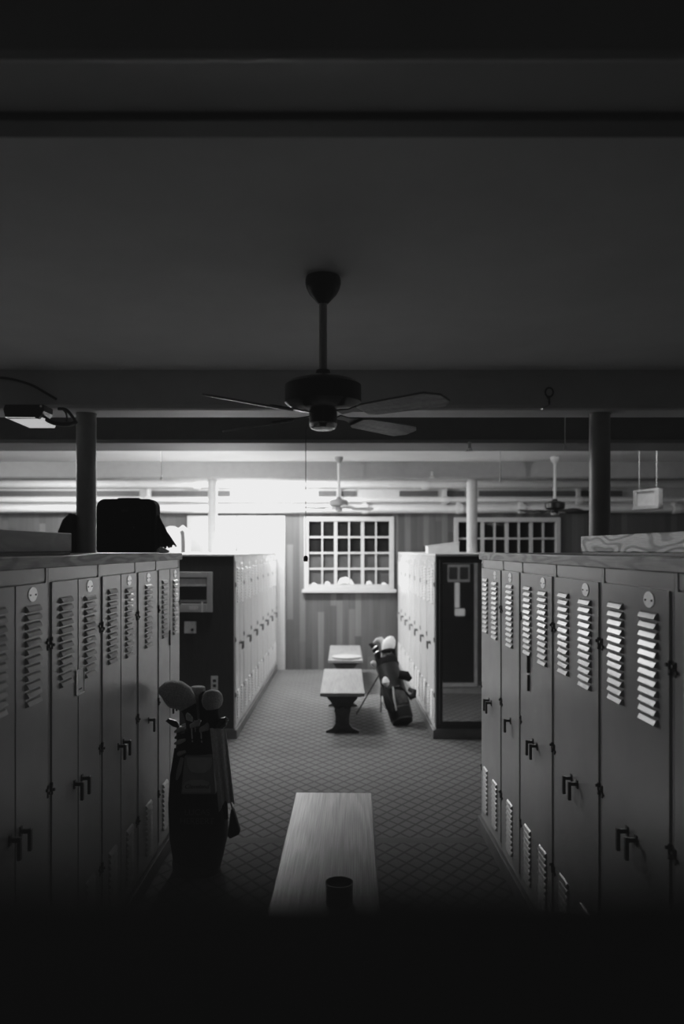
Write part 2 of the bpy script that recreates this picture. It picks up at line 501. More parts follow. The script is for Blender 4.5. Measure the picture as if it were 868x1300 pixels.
def door(root, y0, y1, plate, handle_y, hinge_y, ajar=0.0, name='door'):
    z0, z1 = HB + .035, HT - .054
    # hinged at hinge_y: build the door about its hinge line
    mb = MB().box(.002, .014, y0, y1, z0, z1)
    yc, w = (y0 + y1) / 2, min(.135, (y1 - y0) * .46)
    louvers(mb, yc, w, 1.655 if plate else 1.665, 12, .0295)
    louvers(mb, yc, w * .9, .45, 10, .0285)
    d = mb.build(name, M['locker'], root)
    if plate:
        vs = MB().prism([(yc + .040 * math.cos(2 * PI * k / 24), 1.692 + .0255 * math.sin(2 * PI * k / 24)) for k in range(24)], 'x', .014, .0165)
        n = vs.build('number_plate', M['plate'], d)
        for q in (-.024, .024):
            MB().rod((.0165, yc + q, 1.69), (.019, yc + q, 1.69), .003, 8).build('plate_rivet', M['metaldark'], n)
    handle(d, handle_y, .905)
    for z in (1.50, .96, .42):
        hinge(d, hinge_y, z)
    if ajar:
        for o in [d]:
            o.matrix_local = Matrix.Translation((0, hinge_y, 0)) @ Matrix.Rotation(ajar, 4, 'Z') @ Matrix.Translation((0, -hinge_y, 0))
    return d


def carcass(root, w):
    c = MB()
    c.box(-DEP, 0, .0012, w - .0012, HB, HT)
    c.build('cabinet', M['lockerframe'], root)
    f = MB()
    f.box(0, .008, .0015, .021, HB, HT).box(0, .008, w - .021, w - .0015, HB, HT)
    f.box(0, .005, .0225, w - .0225, HT - .048, HT).box(0, .010, .020, w - .020, HB, HB + .03)
    f.build('face_frame', M['locker'], root)


DW, SW = .618, .457


def make_double():
    r = thing('double_locker', '', 'locker')
    carcass(r, DW)
    mid = DW / 2
    door(r, .024, mid - .002, False, mid - .042, .022)
    door(r, mid + .002, DW - .024, True, mid + .040, DW - .022, ajar=math.radians(.45))
    return r


def make_single():
    r = thing('single_locker', '', 'locker')
    carcass(r, SW)
    door(r, .024, SW - .024, True, SW * .52, .022)
    return r


PD, PS = make_double(), make_single()
# far rows: same shapes, their brighter light put into a lighter enamel
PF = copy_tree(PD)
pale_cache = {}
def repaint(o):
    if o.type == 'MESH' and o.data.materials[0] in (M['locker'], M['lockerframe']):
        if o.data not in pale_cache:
            me = o.data.copy(); me.materials[0] = M['lockerlit']; pale_cache[o.data] = me
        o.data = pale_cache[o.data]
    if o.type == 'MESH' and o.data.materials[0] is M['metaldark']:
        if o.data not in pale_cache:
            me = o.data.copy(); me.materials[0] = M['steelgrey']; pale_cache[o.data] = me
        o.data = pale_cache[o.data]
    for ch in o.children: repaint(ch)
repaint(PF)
used = set()


def place(kind, loc, rot, label, group):
    p = {'D': PD, 'S': PS, 'F': PF}[kind]
    o = copy_tree(p) if kind in used else p
    used.add(kind)
    o.location = loc; o.rotation_euler = (0, 0, rot)
    return tag(o, label, 'locker', group)


ORD = ['first', 'second', 'third', 'fourth', 'fifth', 'sixth', 'seventh']


def bank(end, slope, side, kinds, from_far, row, top_mat, top_h, ovh, noun, end_at, endlabel, matp):
    """end=(x,y) of the front corner nearest the middle bay; side=-1: left row (faces +X), +1: right row (faces -X).
    from_far: the row runs from that corner toward the camera, else away from it."""
    ang = math.atan(slope)
    ux = Vector((math.sin(ang), math.cos(ang), 0))                # away from the camera along the row
    rot = -ang if side < 0 else PI - ang
    pos = 0.0
    sgn = -1 if from_far else 1
    base = Vector((end[0], end[1], 0))
    for i, k in enumerate(kinds):
        w = SW if k == 'S' else DW
        a, bq = sorted((sgn * pos, sgn * (pos + w)))
        org = base + ux * (a if side < 0 else bq)
        place(k, org, rot, noun(i, k), row)
        pos += w
    a, bq = sorted((0, sgn * pos))
    if from_far: bq += .03
    else: a -= .03
    out = Vector((math.cos(ang), -math.sin(ang), 0)) * (1 if side < 0 else -1)   # toward the aisle

    def frame(name, label, cat, z):
        r = thing(name, label, cat, (base.x, base.y, z), rot)
        return r
    l0, l1 = (a, bq) if side < 0 else (-bq, -a)
    t = frame('oak_worktop' if from_far else 'pale_worktop', '%s on the %s' % (top_h[1], noun.row), 'worktop', 0)
    MB().box(-1.06, ovh, l0 - (.02 if (side < 0) != (from_far) else 0), l1 + (.02 if (side < 0) == (from_far) else 0), HT, HT + top_h[0]).build('top_board', top_mat, t, bevel=.004)
    k = frame('back_panel', 'tall thin board behind the %s' % noun.row, 'panel', 0)
    MB().box(-1.029, -1.012, l0 + .03, l1 - .03, HB, HT).build('panel_board', M['endpanel'], k)
    q = frame('locker_plinth', 'low dark base plinth under the %s' % noun.row, 'plinth', 0)
    MB().box(-1.04, .03, l0, l1, 0, HB - .012).box(-1.04, .012, l0, l1, HB - .012, HB).build('plinth_board', matp, q, bevel=.004)
    # end panel closing the row at the middle bay
    e = frame('end_panel', endlabel, 'panel', 0)
    y0, y1 = (.001, .026) if (side < 0) == (from_far) else (-.026, -.001)
    MB().box(-1.03, .0, y0, y1, HB, HT).build('panel_board', M['endpanel'], e, bevel=.003)
    return base, ux, out


class Noun:
    def __init__(s, row, fmt): s.row, s.fmt = row, fmt
    def __call__(s, i, k): return s.fmt(i, k)


def kd(k): return 'double-door' if k == 'D' else 'narrow single-door'


LE, RE = (P(226, 0, 5.26).x, 5.26), (P(613, 0, 5.26).x, 5.26)
nl = Noun('near left locker row', lambda i, k: ['grey double-door locker at far end of near left row, behind the golf bag',
     'grey single-door locker second from far end of near left row', 'grey double-door locker third from far end of near left row',
     'grey double-door locker with card holder on its door, near left row', 'grey double-door locker fifth from far end of near left row, at photo edge',
     'grey double-door locker sixth from far end of near left row, closest to camera'][i])
nr = Noun('near right locker row', lambda i, k: ['grey double-door locker at far end of near right row, beside the dark mirror panel',
     'grey single-door locker second from far end of near right row', 'grey double-door locker with dark strip hanging, third in near right row',
     'grey double-door locker fourth from far end of near right row', 'grey double-door locker fifth from far end of near right row',
     'grey double-door locker sixth from far end of near right row, cut by photo edge'][i])
bank(LE, .0128, -1, 'DSDDDD', True, 'near left row of lockers', M['oaktop'], (.045, 'thick dark-edged oak top board'), .018, nl, 0, 'dark end panel closing the near left locker row', M['plinth'])
bank(RE, -.0100, 1, 'DSDDDD', True, 'near right row of lockers', M['oaktop'], (.045, 'thick pale-edged oak top board'), .018, nr, 0, 'dark end panel closing the near right locker row', M['plinth'])
LF, RF = (P(297, 0, 7.80).x, 7.80), (P(553, 0, 7.80).x, 7.80)
fl = Noun('far left locker row', lambda i, k: 'pale double-door locker, %s from the dark panel in far left row' % ORD[i])
fr_ = Noun('far right locker row', lambda i, k: 'pale double-door locker, %s from the mirror in far right row' % ORD[i])
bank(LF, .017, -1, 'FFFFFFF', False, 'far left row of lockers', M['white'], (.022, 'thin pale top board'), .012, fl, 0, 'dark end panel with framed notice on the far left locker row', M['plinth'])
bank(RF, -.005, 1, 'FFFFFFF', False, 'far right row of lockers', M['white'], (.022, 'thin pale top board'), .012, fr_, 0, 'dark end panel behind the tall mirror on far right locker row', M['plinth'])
ZT = HT + .045
ZTF = HT + .022

# card holder, dark strip on doors
def on_face(px, py, side, dx=0.0):
    """point on the near locker front seen at pixel (px, py)"""
    x0, y0, s = (LE[0], LE[1], .0128) if side < 0 else (RE[0], RE[1], -.0100)
    off = .0145 + dx
    k = (px - HX) / F
    Y = (x0 - s * y0 - side * off) / (k - s)
    return P(px, py, Y)
a, c = on_face(101, 849, -1), on_face(101, 879, -1)
r = thing('card_holder', 'pale paper card in metal holder on left locker door below louvers', 'card', (a.x, a.y, c.z))
hh = a.z - c.z
MB().box(0, .003, -.05, .05, 0, hh).build('card_sheet', M['cardgloss'], r)
MB().box(0, .006, -.054, -.048, -.004, hh).box(0, .006, .048, .054, -.004, hh).box(0, .006, -.054, .054, -.006, 0).build('holder_frame', M['chrome'], r)
MB().box(.003, .0036, -.02, .02, .012, .018).build('card_mark', M['ink'], r)
a, c = on_face(671.5, 831, 1), on_face(671.5, 877, 1)
r = thing('hanging_strap', 'thin dark strap hanging on right locker door below louvers', 'strap', (a.x, a.y, c.z))
hh = a.z - c.z
MB().box(-.012, 0, -.010, .010, hh * .5, hh).build('strap_upper', M['metaldark'], r)
MB().box(-.010, 0, -.006, .006, 0, hh * .44).build('strap_tail', M['metaldark'], r)
a, c = on_face(215, 800, -1), on_face(215, 819, -1)
tag(MB().box(a.x, a.x + .008, a.y - .006, a.y + .006, c.z, a.z).build('hanging_strap', M['metaldark']), 'tiny dark strap on left end locker door above the golf bag', 'strap')

# mirrors facing each other across the middle bay
def mirror(name, label, y, facing, x0, x1, z0, z1, fm):
    r = thing(name, label, 'mirror', ((x0 + x1) / 2, y, z0))
    w, h = (x1 - x0) / 2, z1 - z0
    f = .03
    d0, d1 = sorted((0, facing * .022))
    MB().box(-w, -w + f, d0, d1, 0, h).box(w - f, w, d0, d1, 0, h).box(-w + f, w - f, d0, d1, 0, f).box(-w + f, w - f, d0, d1, h - f, h).build('mirror_frame', fm, r, bevel=.003)
    d0, d1 = sorted((0, facing * .012))
    MB().box(-w + f, w - f, d0, d1, f, h - f).build('mirror_glass', M['mirror'], r)
mirror('wall_mirror', 'tall dark-framed mirror covering the end of far right lockers', 7.772, -1, 1.0, 1.97, .145, 1.745, M['endpanel'])
r = thing('framed_board', 'tall dark board with pale frame, seen only in the far mirror', 'board', (1.41, 5.30, .09))
MB().box(-.39, -.35, 0, .02, 0, 1.62).box(.35, .39, 0, .02, 0, 1.62).box(-.35, .35, 0, .02, 0, .05).box(-.35, .35, 0, .02, 1.58, 1.62).build('board_frame', M['baggrey'], r)
MB().box(-.35, .35, 0, .008, .05, 1.58).build('board_face', M['bagblack'], r)
r = thing('paned_notice', 'small two-pane notice frame, seen only at the top of far mirror', 'frame', (1.56, 5.312, 1.43))
for q in (-1, 1):
    MB().box(min(q * .015, q * .125), max(q * .015, q * .125), 0, .008, .03, .19).build('pane', M['ink'], r)
MB().box(-.14, .14, 0, .012, 0, .03).box(-.14, .14, 0, .012, .19, .22).box(-.14, -.125, 0, .012, .03, .19).box(.125, .14, 0, .012, .03, .19).box(-.015, .015, 0, .012, .03, .19).build('notice_frame', M['baggrey'], r)
r = thing('paper_dispenser', 'pale paper dispenser, seen only at the middle of far mirror', 'dispenser', (1.54, 5.31, 1.0))
MB().box(-.03, .03, 0, .03, .10, .42).build('dispenser_body', M['paper'], r, bevel=.006)
MB().box(-.03, .09, 0, .08, 0, .09).build('dispenser_tray', M['paper'], r, bevel=.006)

# framed notice, switch plate, outlet on far left end panel
YE = 7.77
a, c = P(214, 777, YE), P(270, 726, YE)
r = thing('framed_notice', 'pale framed notice board on dark end panel of far left lockers', 'frame', ((a.x + c.x) / 2, YE, a.z))
w, h = (c.x - a.x) / 2, c.z - a.z
f = .055
MB().box(-w, -w + f, -.025, 0, 0, h).box(w - f, w, -.025, 0, 0, h).box(-w + f, w - f, -.025, 0, 0, f * 1.5).box(-w + f, w - f, -.025, 0, h - f, h).build('frame', M['greyplastic'], r, bevel=.004)
MB().box(-w + f, w - f, -.008, 0, f * 1.5, h - f).build('backing', M['ink'], r)
MB().box(-w + f + .005, w - f - .005, -.010, -.008, h - f - .085, h - f - .01).build('paper_strip', M['card'], r)
MB().box(-w + f + .005, w - f - .005, -.010, -.008, f * 1.5 + .012, f * 1.5 + .036).build('lower_strip', M['baggrey'], r)
MB().box(-.01, .075, -.028, -.025, .024, .058).build('name_plate', M['card'], r)
MB().box(.108, .124, -.028, -.025, .0, f * 1.5 + .02).build('bright_tab', M['paper'], r)
a, c = P(234, 804, YE), P(249, 789, YE)
r = thing('switch_plate', 'square pale switch plate with dark knob below the framed notice', 'switch', ((a.x + c.x) / 2, YE, a.z))
MB().box(-.058, .058, -.008, 0, 0, .116).build('plate', M['card'], r, bevel=.003)
MB().rod((.022, -.026, .036), (.022, -.008, .036), .013, 14).build('knob', M['metaldark'], r)
a, c = P(268, 876, YE), P(276.5, 858, YE)
r = thing('outlet_plate', 'upright pale outlet plate low on dark end panel behind golf bag', 'outlet', ((a.x + c.x) / 2, YE, a.z))
MB().box(-.034, .034, -.008, 0, 0, .138).build('plate', M['card'], r, bevel=.003)
MB().box(-.016, .016, -.010, -.008, .078, .104).build('socket', M['ink'], r)
MB().box(-.016, .016, -.010, -.008, .030, .056).build('socket', M['ink'], r)

# ------------------------------------------------------------------ things on the locker tops
def oak_beam(px_end, side, top_py, mat, label, y_near):
    X = side * 1.19
    Yend = abs(X) * F / abs(px_end - HX)
    zt = HC - (top_py - HY) * Yend / F
    ang = -.0128 if side < 0 else .0100
    r = thing('oak_beam', label, 'beam', (X, Yend, ZT), ang)
    xo = sorted((0, side * .09))
    MB().box(xo[0] + .006, xo[1] - .004, y_near - Yend, -.01, 0, .012).build('spacer', M['ink'], r)
    MB().box(xo[0], xo[1], y_near - Yend, 0, .012, zt - ZT).build('plank', mat, r, bevel=.003)
oak_beam(737, 1, 681, M['oakbeam'], 'pale oak plank on edge with bold grain atop near right lockers', 1.75)
oak_beam(91, -1, 677, M['oakbeamdark'], 'dark oak plank on edge atop near left lockers', 1.75)

# posts
def post(px, Y, r, z0, z1, mat, label, group):
    x = P(px, 0, Y).x
    t = thing('support_post', label, 'post', (x, Y, z0))
    MB().rod((0, 0, 0), (0, 0, z1 - z0 - .012), r, 28).build('column', mat, t)
    MB().rod((0, 0, z1 - z0 - .012), (0, 0, z1 - z0), r * 1.06, 28).build('cap_ring', mat, t)
    return t
post(109.5, 5.13, .063, ZT, ZB, M['post'], 'dark round post rising beside the black suitcase', '')
post(761, 5.13, .066, ZT, ZB, M['post'], 'dark round post rising behind the pale oak plank', '')
post(270, 10.36, .06, ZTF, ZB + .03, M['postlight'], 'pale round post rising from far left locker row', '')
post(599, 10.36, .068, ZTF, ZB + .03, M['postlight'], 'pale round post rising from far right locker row', '')

# black suitcase
Y = 4.66
a, c = P(121, 700, Y), P(197, 633, Y)
cx = (a.x + c.x) / 2; w = (c.x - a.x) / 2; h = c.z - ZT
sc = thing('suitcase', 'black soft suitcase standing on near left lockers beside the post', 'suitcase', (cx, Y + .13, ZT))
def rr(w, z0, z1, r, rb):
    p = []
    for cxx, cz, a0, rad in ((w - r, z1 - r, 0, r), (-w + r, z1 - r, 90, r), (-w + rb, z0 + rb, 180, rb), (w - rb, z0 + rb, 270, rb)):
        for k in range(8):
            t = math.radians(a0 + 90 * k / 7)
            p.append((cxx + rad * math.cos(t), cz + rad * math.sin(t)))
    return p
MB().prism(rr(w, .004, h, .05, .02), 'y', -.12, .01).build('shell', M['blackcloth'], sc, bevel=.012)
MB().prism(rr(w * .86, .03, h * .9, .045, .02), 'y', -.134, -.12).build('front_panel', M['blackcloth'], sc, bevel=.008)
MB().box(-.02, .02, -.137, -.134, h * .76, h * .80).build('badge', M['charcloth'], sc)
MB().sweep([(-.07, -.05, h - .003), (-.06, -.05, h + .004), (.06, -.05, h + .004), (.07, -.05, h - .003)], .006, 8).build('handle', M['blackcloth'], sc)
# dark bag behind the post
q = P(88.5, 660, 5.1)
db = thing('duffel_bag', 'dark rounded bag peeking out behind the left post', 'bag', (q.x, 5.08, ZT))
hz = P(0, 653, 5.08).z - ZT
MB().rings([(0, 0, 0, .036, .13), (.03, 0, 0, .042, .14), (hz * .55, 0, 0, .041, .14), (hz * .85, .012, 0, .028, .11), (hz, .026, 0, .012, .06)], 24).build('bag_body', M['blackcloth'], db)
MB().sweep([(.012, -.08, hz * .86), (.02, -.05, hz * 1.0), (.02, .05, hz * 1.0), (.012, .08, hz * .86)], .006, 8).build('bag_handle', M['blackcloth'], db)
# garment draped beside the suitcase
Yg = 4.74
def pxg(px, py, dy=0): return P(px, py, Yg + dy)
def garment(u, v):
    l = pxg(197.5, 652).lerp(pxg(200, 698), v)
    tip = pxg(198.5, 650).lerp(pxg(224, 694), v ** 1.15)
    p = l.lerp(tip, u)
    p.y += .02 * math.sin(u * 9 + v * 4) + .10 * (1 - u) * .3
    if v > .93: p.z += .012 * (math.sin(u * 31) > 0)
    p.z = max(p.z, ZT + .004)
    return p
tag(MB().grid(garment, 22, 18).build('draped_scarf', M['charcloth'], solid=.008), 'dark fringed scarf hanging down from the suitcase side on left lockers', 'scarf')
q = P(207, 695, 4.55)
tag(MB().sweep([(q.x - .035, 4.55, ZT + .014), (q.x - .015, 4.55, ZT + .02), (q.x + .01, 4.55, ZT + .014), (q.x + .035, 4.55, ZT + .010)], [.006, .019, .013, .005], 8).build('crumpled_tissue', M['white_cloth']),
    'small crumpled white tissue beside the suitcase on left lockers', 'tissue')
# small things on the far rows
q = P(257, 0, 9.2)
r = thing('small_box', 'small grey box standing on far left locker row beside post', 'box', (q.x, 9.2, ZTF))
MB().box(-.032, .032, -.03, .03, 0, .095).build('carton', M['greyplastic'], r, bevel=.003)
MB().box(-.034, .034, -.032, .032, .095, .108).build('lid', M['greyplastic'], r)
q = P(218, 0, 9.0)
MBr = MB().rings([(0, 0, 0, .10, .08), (.05, 0, 0, .105, .085), (.20, 0, 0, .10, .08), (.28, 0, 0, .08, .065), (.305, 0, 0, .03, .03)], 24)
r = thing('cloth_bag', 'pale grey round-topped cloth bag on far left locker row', 'bag', (q.x, 9.0, ZTF))
MBr.build('bag_body', M['greyplastic'], r)
MB().sweep([(.085, 0, .26), (.12, 0, .29), (.17, 0, .25), (.18, 0, .12), (.18, 0, .005)], [.02, .028, .03, .03, .03], 10).build('bag_strap', M['white_cloth'], r)
q = P(560, 0, 9.4)
r = thing('paper_box', 'white slanted box lying on far right locker row', 'box', (q.x + .02, 9.4, ZTF))
MB().prism([(-.19, 0), (.17, 0), (.17, .125), (-.19, .075)], 'y', -.13, .13).build('box_body', M['paper'], r, bevel=.003)
MB().prism([(-.195, .075), (.175, .125), (.175, .133), (-.195, .083)], 'y', -.135, .135).build('box_lid', M['paper'], r)

# ------------------------------------------------------------------ ceiling fans
def make_fan(root, blade_r, mats, R0=.15, zc=0, rod_end=-.40, chain=True, a0=45, hub=.157, sw=.058, can=None):
    mo, ro, bl, rim = mats
    cs = hub / .157
    MB().lathe([(.020, -.110 * cs), (.034 * cs, -.094 * cs), (.056 * cs, -.070 * cs), (.068 * cs, -.048 * cs), (.073 * cs, -.030 * cs), (.073 * cs, -.012 * cs), (.069 * cs, 0)]).build('canopy', can or mo, root)
    MB().rod((0, 0, rod_end), (0, 0, -.108 * cs), .0165, 16).build('downrod', ro, root)
    t = rod_end
    s = hub / .157
    m = MB().lathe([(sw * .9, t - .150 * s), (hub * .78, t - .140 * s), (hub, t - .115 * s), (hub, t - .045 * s), (hub * .93, t - .032 * s), (hub * .55, t - .012 * s), (.035, t - .004), (.028, t + .018), (.0175, t + .022)], seg=40).build('motor_housing', mo, root)
    w = MB().lathe([(sw * .62, t - .222 * s), (sw * .88, t - .214 * s), (sw * .97, t - .200 * s), (sw, t - .150 * s)], seg=28).build('switch_housing', mo, root)
    MB().lathe([(sw * .60, t - .228 * s), (sw * .86, t - .2215 * s), (sw * .985, t - .207 * s), (sw * .99, t - .200 * s)], seg=28).build('rim_ring', rim, w)
    zb = t - .170 * s
    for k in range(4):
        th = math.radians(a0 + 90 * k)
        T = Matrix.Rotation(th, 4, 'Z')
        pitch = Matrix.Rotation(math.radians(-13), 4, 'X')
        o = MB()
        w0, w1 = .055, .068
        xi, xo = R0 + .06, blade_r
        pts = [(xi, -w0 * .7), (xi + .03, -w0), (xo - .05, -w1), (xo, -w1 * .45), (xo, w1 * .45), (xo - .05, w1), (xi + .03, w0), (xi, w0 * .7)]
        o.prism(pts, 'z', -.004, .004)
        bo = o.build('blade', bl, root, bevel=.0015)
        bo.matrix_local = Matrix.Translation((0, 0, zb)) @ T @ pitch
        ir = MB().prism([(hub * .55, -.022), (hub * .95, -.014), (R0 + .05, -.03), (R0 + .12, -.034), (R0 + .135, 0), (R0 + .12, .034), (R0 + .05, .03), (hub * .95, .014), (hub * .55, .022)], 'z', .0045, .010)
        irn = ir.build('blade_bracket', mo, bo, bevel=.001)
    return zb
fx = P(410, 0, 3.28)
fan = thing('ceiling_fan', 'large dark four-blade ceiling fan hanging over the near aisle', 'ceiling fan', (fx.x, 3.28, ZC))
make_fan(fan, .602, (M['fanmotor'], M['fanrod'], M['fanblade'], M['chrome']), a0=48)
cx = P(388, 0, 3.28).x - fx.x
ch = MB().rod((cx, 0, P(0, 545, 3.28).z - ZC), (cx, 0, P(0, 705, 3.28).z - ZC), .0016, 6)
ch.sweep([(cx * .72, 0, P(0, 541, 3.28).z - ZC), (cx * .9, 0, P(0, 540, 3.28).z - ZC), (cx, 0, P(0, 546, 3.28).z - ZC)], .0016, 6)
co = ch.build('pull_chain', M['metaldark'], fan)
MB().lathe([(.006, -.013), (.0095, -.010), (.0095, .006), (.004, .012)], (cx, 0, P(0, 709, 3.28).z - ZC), 14).build('chain_pull', M['ink'], co)
f2 = thing('ceiling_fan', 'small pale ceiling fan hanging in front of the paned window', 'ceiling fan', (P(430, 0, 9.67).x, 9.67, ZC))
make_fan(f2, .45, (M['baggrey'], M['fanwhite'], M['greyplastic'], M['greyplastic']), R0=.12, rod_end=-.505, a0=20, hub=.11, sw=.045)
f3 = thing('ceiling_fan', 'dark ceiling fan on pale rod above the far right lockers', 'ceiling fan', (P(704, 0, 9.67).x, 9.67, ZC))
make_fan(f3, .50, (M['fanmotor'], M['fanwhite'], M['fanmotor'], M['fanwhite']), R0=.12, rod_end=-.53, a0=20, hub=.12, sw=.05, can=M['fanwhite'])

# ------------------------------------------------------------------ lamp and cables by the left post, cords, sprinklers
a = P(36, 531, 4.86)
r = thing('ceiling_lamp', 'boxy ceiling lamp with bright lens by the left post', 'lamp', (a.x, 4.86, ZB - .03))
MB().prism([(-.13, 0), (-.12, -.045), (-.10, -.055), (.08, -.055), (.115, -.01), (.115, .03), (-.12, .03)], 'y', -.06, .10).build('lamp_housing', M['metaldark'], r, bevel=.006)
lv = MB()
lv.add([(-.115, -.062, -.050), (.06, -.062, -.052), (.125, .10, -.088), (-.03, .10, -.088), (-.115, -.055, -.040), (.075, -.055, -.040), (.14, .10, -.055), (-.03, .10, -.055)],
       [(0, 1, 2, 3), (4, 7, 6, 5), (0, 4, 5, 1), (1, 5, 6, 2), (2, 6, 7, 3), (3, 7, 4, 0)])
lv.build('lamp_lens', M['lens'], r)
MB().rod((.10, -.065, .018), (.10, -.055, .018), .008, 10).build('lamp_screw', M['chrome'], r)
def cable(pts, rad, label):
    ps = [P(x, y, Y) for x, y, Y in pts]
    # smooth the polyline
    for _ in range(2):
        n = [ps[0]]
        for i in range(len(ps) - 1):
            n += [ps[i].lerp(ps[i + 1], .25), ps[i].lerp(ps[i + 1], .75)]
        ps = n + [ps[-1]]
    tag(MB().sweep(ps, rad, 8).build('black_cable', M['cable']), label, 'cable')
cable([(-14, 479, 4.95), (12, 480, 4.95), (40, 488, 4.95), (60, 500, 4.95), (72, 507, 4.96)], .008, 'thin black cable curving across the beam face at photo left')
cable([(48, 523, 4.88), (60, 534, 4.88), (75, 539, 4.90), (90, 539, 4.95), (96, 536, 5.02)], .014, 'thick black cable drooping from lamp to the left post')
cable([(74, 519, 4.94), (83, 519, 4.93), (90, 526, 4.95), (96, 536, 5.0)], .010, 'black cable arching above the drooping one to left post')
cable([(79, 519, 4.94), (84, 524, 4.94), (85, 531, 4.95), (84, 536, 4.95)], .006, 'short thin black cable dropping between lamp and post')

def cord(px, Y, py0, py1, label):
    a, c = P(px, py0, Y), P(px, py1, Y)
    r = thing('pull_cord', label, 'cord', (a.x, Y, c.z), 0)
    MB().rod((0, 0, .03), (0, 0, a.z - c.z), .004, 8).build('cord', M['fanwhite'], r)
    MB().lathe([(.004, 0), (.009, .004), (.011, .018), (.007, .032), (.004, .04)], seg=12).build('knob', M['fanwhite'], r)
cord(717, 5.36, 528, 572, 'pale pull cord hanging behind the first beam left of right post')
cord(205, 7.15, 567, 609, 'pale pull cord hanging above the suitcase')
cord(635, 7.15, 567, 612, 'pale pull cord hanging right of the far right post')

def sprinkler(px, py, Y, mat, label, s=1.0):
    a = P(px, py, Y)
    r = thing('ceiling_sprinkler', label, 'sprinkler', (a.x, Y, a.z))
    MB().lathe([(.010, .0), (.013, .012), (.011, .03), (.015, .034), (.015, .05)], seg=12).build('sprinkler_body', mat, r)
    MB().lathe([(.030 * s, -.026), (.032 * s, -.022), (.010, -.018)], seg=12).build('deflector', mat, r)
    for sx in (-1, 1):
        MB().sweep([(sx * .010, 0, .004), (sx * .018, 0, -.008), (sx * .006, 0, -.020)], .003, 6).build('arm', mat, r)
    return r
sprinkler(596, 569, 6.57 - .05, M['postlight'], 'pale sprinkler head on the second beam above the far right post', 1.2)
sprinkler(548, 604, 10.14, M['postlight'], 'grey sprinkler head on the third beam above far right lockers', 1.2)
rg = P(697, 498, 4.94)
r = thing('ceiling_hook', 'dark ring hook fixed on the first beam face at right', 'hook', (rg.x, 4.94, rg.z))
ringpts = [(.024 * math.cos(2 * PI * k / 20), 0, .028 * math.sin(2 * PI * k / 20)) for k in range(21)]
MB().sweep(ringpts, .0055, 8, cap=False).build('ring', M['ink'], r)
MB().rod((0, 0, -.028), (0, 0, -.075), .006, 8).rod((0, -.004, -.028), (0, .042, -.028), .006, 8).build('stem', M['ink'], r)
MB().rod((-.035, 0, -.095), (-.035, .04, -.095), .008, 10).rod((.0, 0, -.075), (-.035, 0, -.095), .005, 8).build('tip', M['chrome'], r)

# framed panel hung at the far right
a = P(822, 633, 8.6)
r = thing('hanging_heater', 'small pale-edged box panel hanging near the ceiling at photo right', 'heater', (a.x, 8.6, a.z - .115), math.radians(-69))
w, h = .19, .215
MB().box(-w, -w + .05, -.03, .03, 0, h).box(w - .06, w, -.03, .03, 0, h).box(-w, w, -.032, .03, h - .025, h).box(-w, w, -.04, .03, 0, .04).build('heater_case', M['flange'], r, bevel=.004)
MB().box(-w + .05, w - .06, -.015, .02, .04, h - .025).build('heater_grille', M['baggrey'], r)
for q in (-.13, .13):
    MB().rod((q, 0, h), (q, 0, ZC - a.z + .115), .003, 6).build('hanger_rod', M['post'], r)

# ------------------------------------------------------------------ benches
BH = .42
def make_bench():
    r = thing('locker_bench', '', 'bench')
    L_ = 1.60
    MB().box(-.222, .222, 0, L_, BH - .036, BH).build('seat', M['benchtop'], r, bevel=.006)
    prof = [(.155, BH - .036), (.150, BH - .075), (.125, BH - .10), (.085, BH - .16), (.068, .16), (.07, .09), (.10, .05), (.165, .022), (.17, 0),
            (.06, 0), (0, .012)]
    full = prof + [(-x, z) for x, z in prof[::-1][1:]]
    for y in (.10, L_ - .16):
        lg = MB().prism(full, 'y', y, y + .055).build('trestle_leg', M['benchleg'], r, bevel=.004)
        MB().box(-.19, .19, y - .015, y + .07, BH - .056, BH - .036).build('cleat', M['benchleg'], lg, bevel=.003)
    st = MB().box(-.018, .018, .05, L_ - .055, .20, .27).build('stretcher', M['benchleg'], r, bevel=.003)
    for y in (.062, L_ - .076):
        MB().prism([(-.085, .225), (.085, .225), (.075, .252), (-.075, .252)], 'y', y, y + .02).build('wedge', M['benchleg'], st)
    return r
B = make_bench()
B.location = (-.052, 3.09, 0); B.rotation_euler.z = -.0227
tag(B, 'pale oak bench in front with a dark tin standing on it', 'bench', 'benches in the aisle')
b2 = copy_tree(B); dim_seat = B.children[0].data.copy(); dim_seat.materials[0] = M['benchtopdim']; [setattr(c, 'data', dim_seat) for c in b2.children if c.name.startswith('seat')]; b2.location = (.059, 7.93, 0); b2.rotation_euler.z = -.010
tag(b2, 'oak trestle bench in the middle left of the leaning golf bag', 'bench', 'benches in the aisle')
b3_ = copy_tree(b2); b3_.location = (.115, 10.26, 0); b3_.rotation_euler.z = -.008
tag(b3_, 'farthest oak bench below the paned window with grey round tray', 'bench', 'benches in the aisle')
a = P(430.5, 0, 3.22)
cp = thing('round_tin', 'dark round open tin standing on the near bench', 'tin', (a.x, 3.22, BH))
MB().lathe([(.052, 0), (.055, .004), (.055, .082), (.0565, .085), (.0565, .089), (.052, .089), (.050, .060), (.03, .058), (.001, .058)], seg=36).build('tin_body', M['tin'], cp)
MB().lathe([(.0500, .0585), (.050, .062), (.001, .064)], seg=30).build('tin_content', M['charcloth'], cp)
tag(MB().lathe([(.14, 0), (.185, .010), (.19, .022), (.18, .024), (.02, .018)], (.13, 10.49, BH), 32).build('round_tray', M['baglight']), 'grey round tray lying on the farthest bench', 'tray')

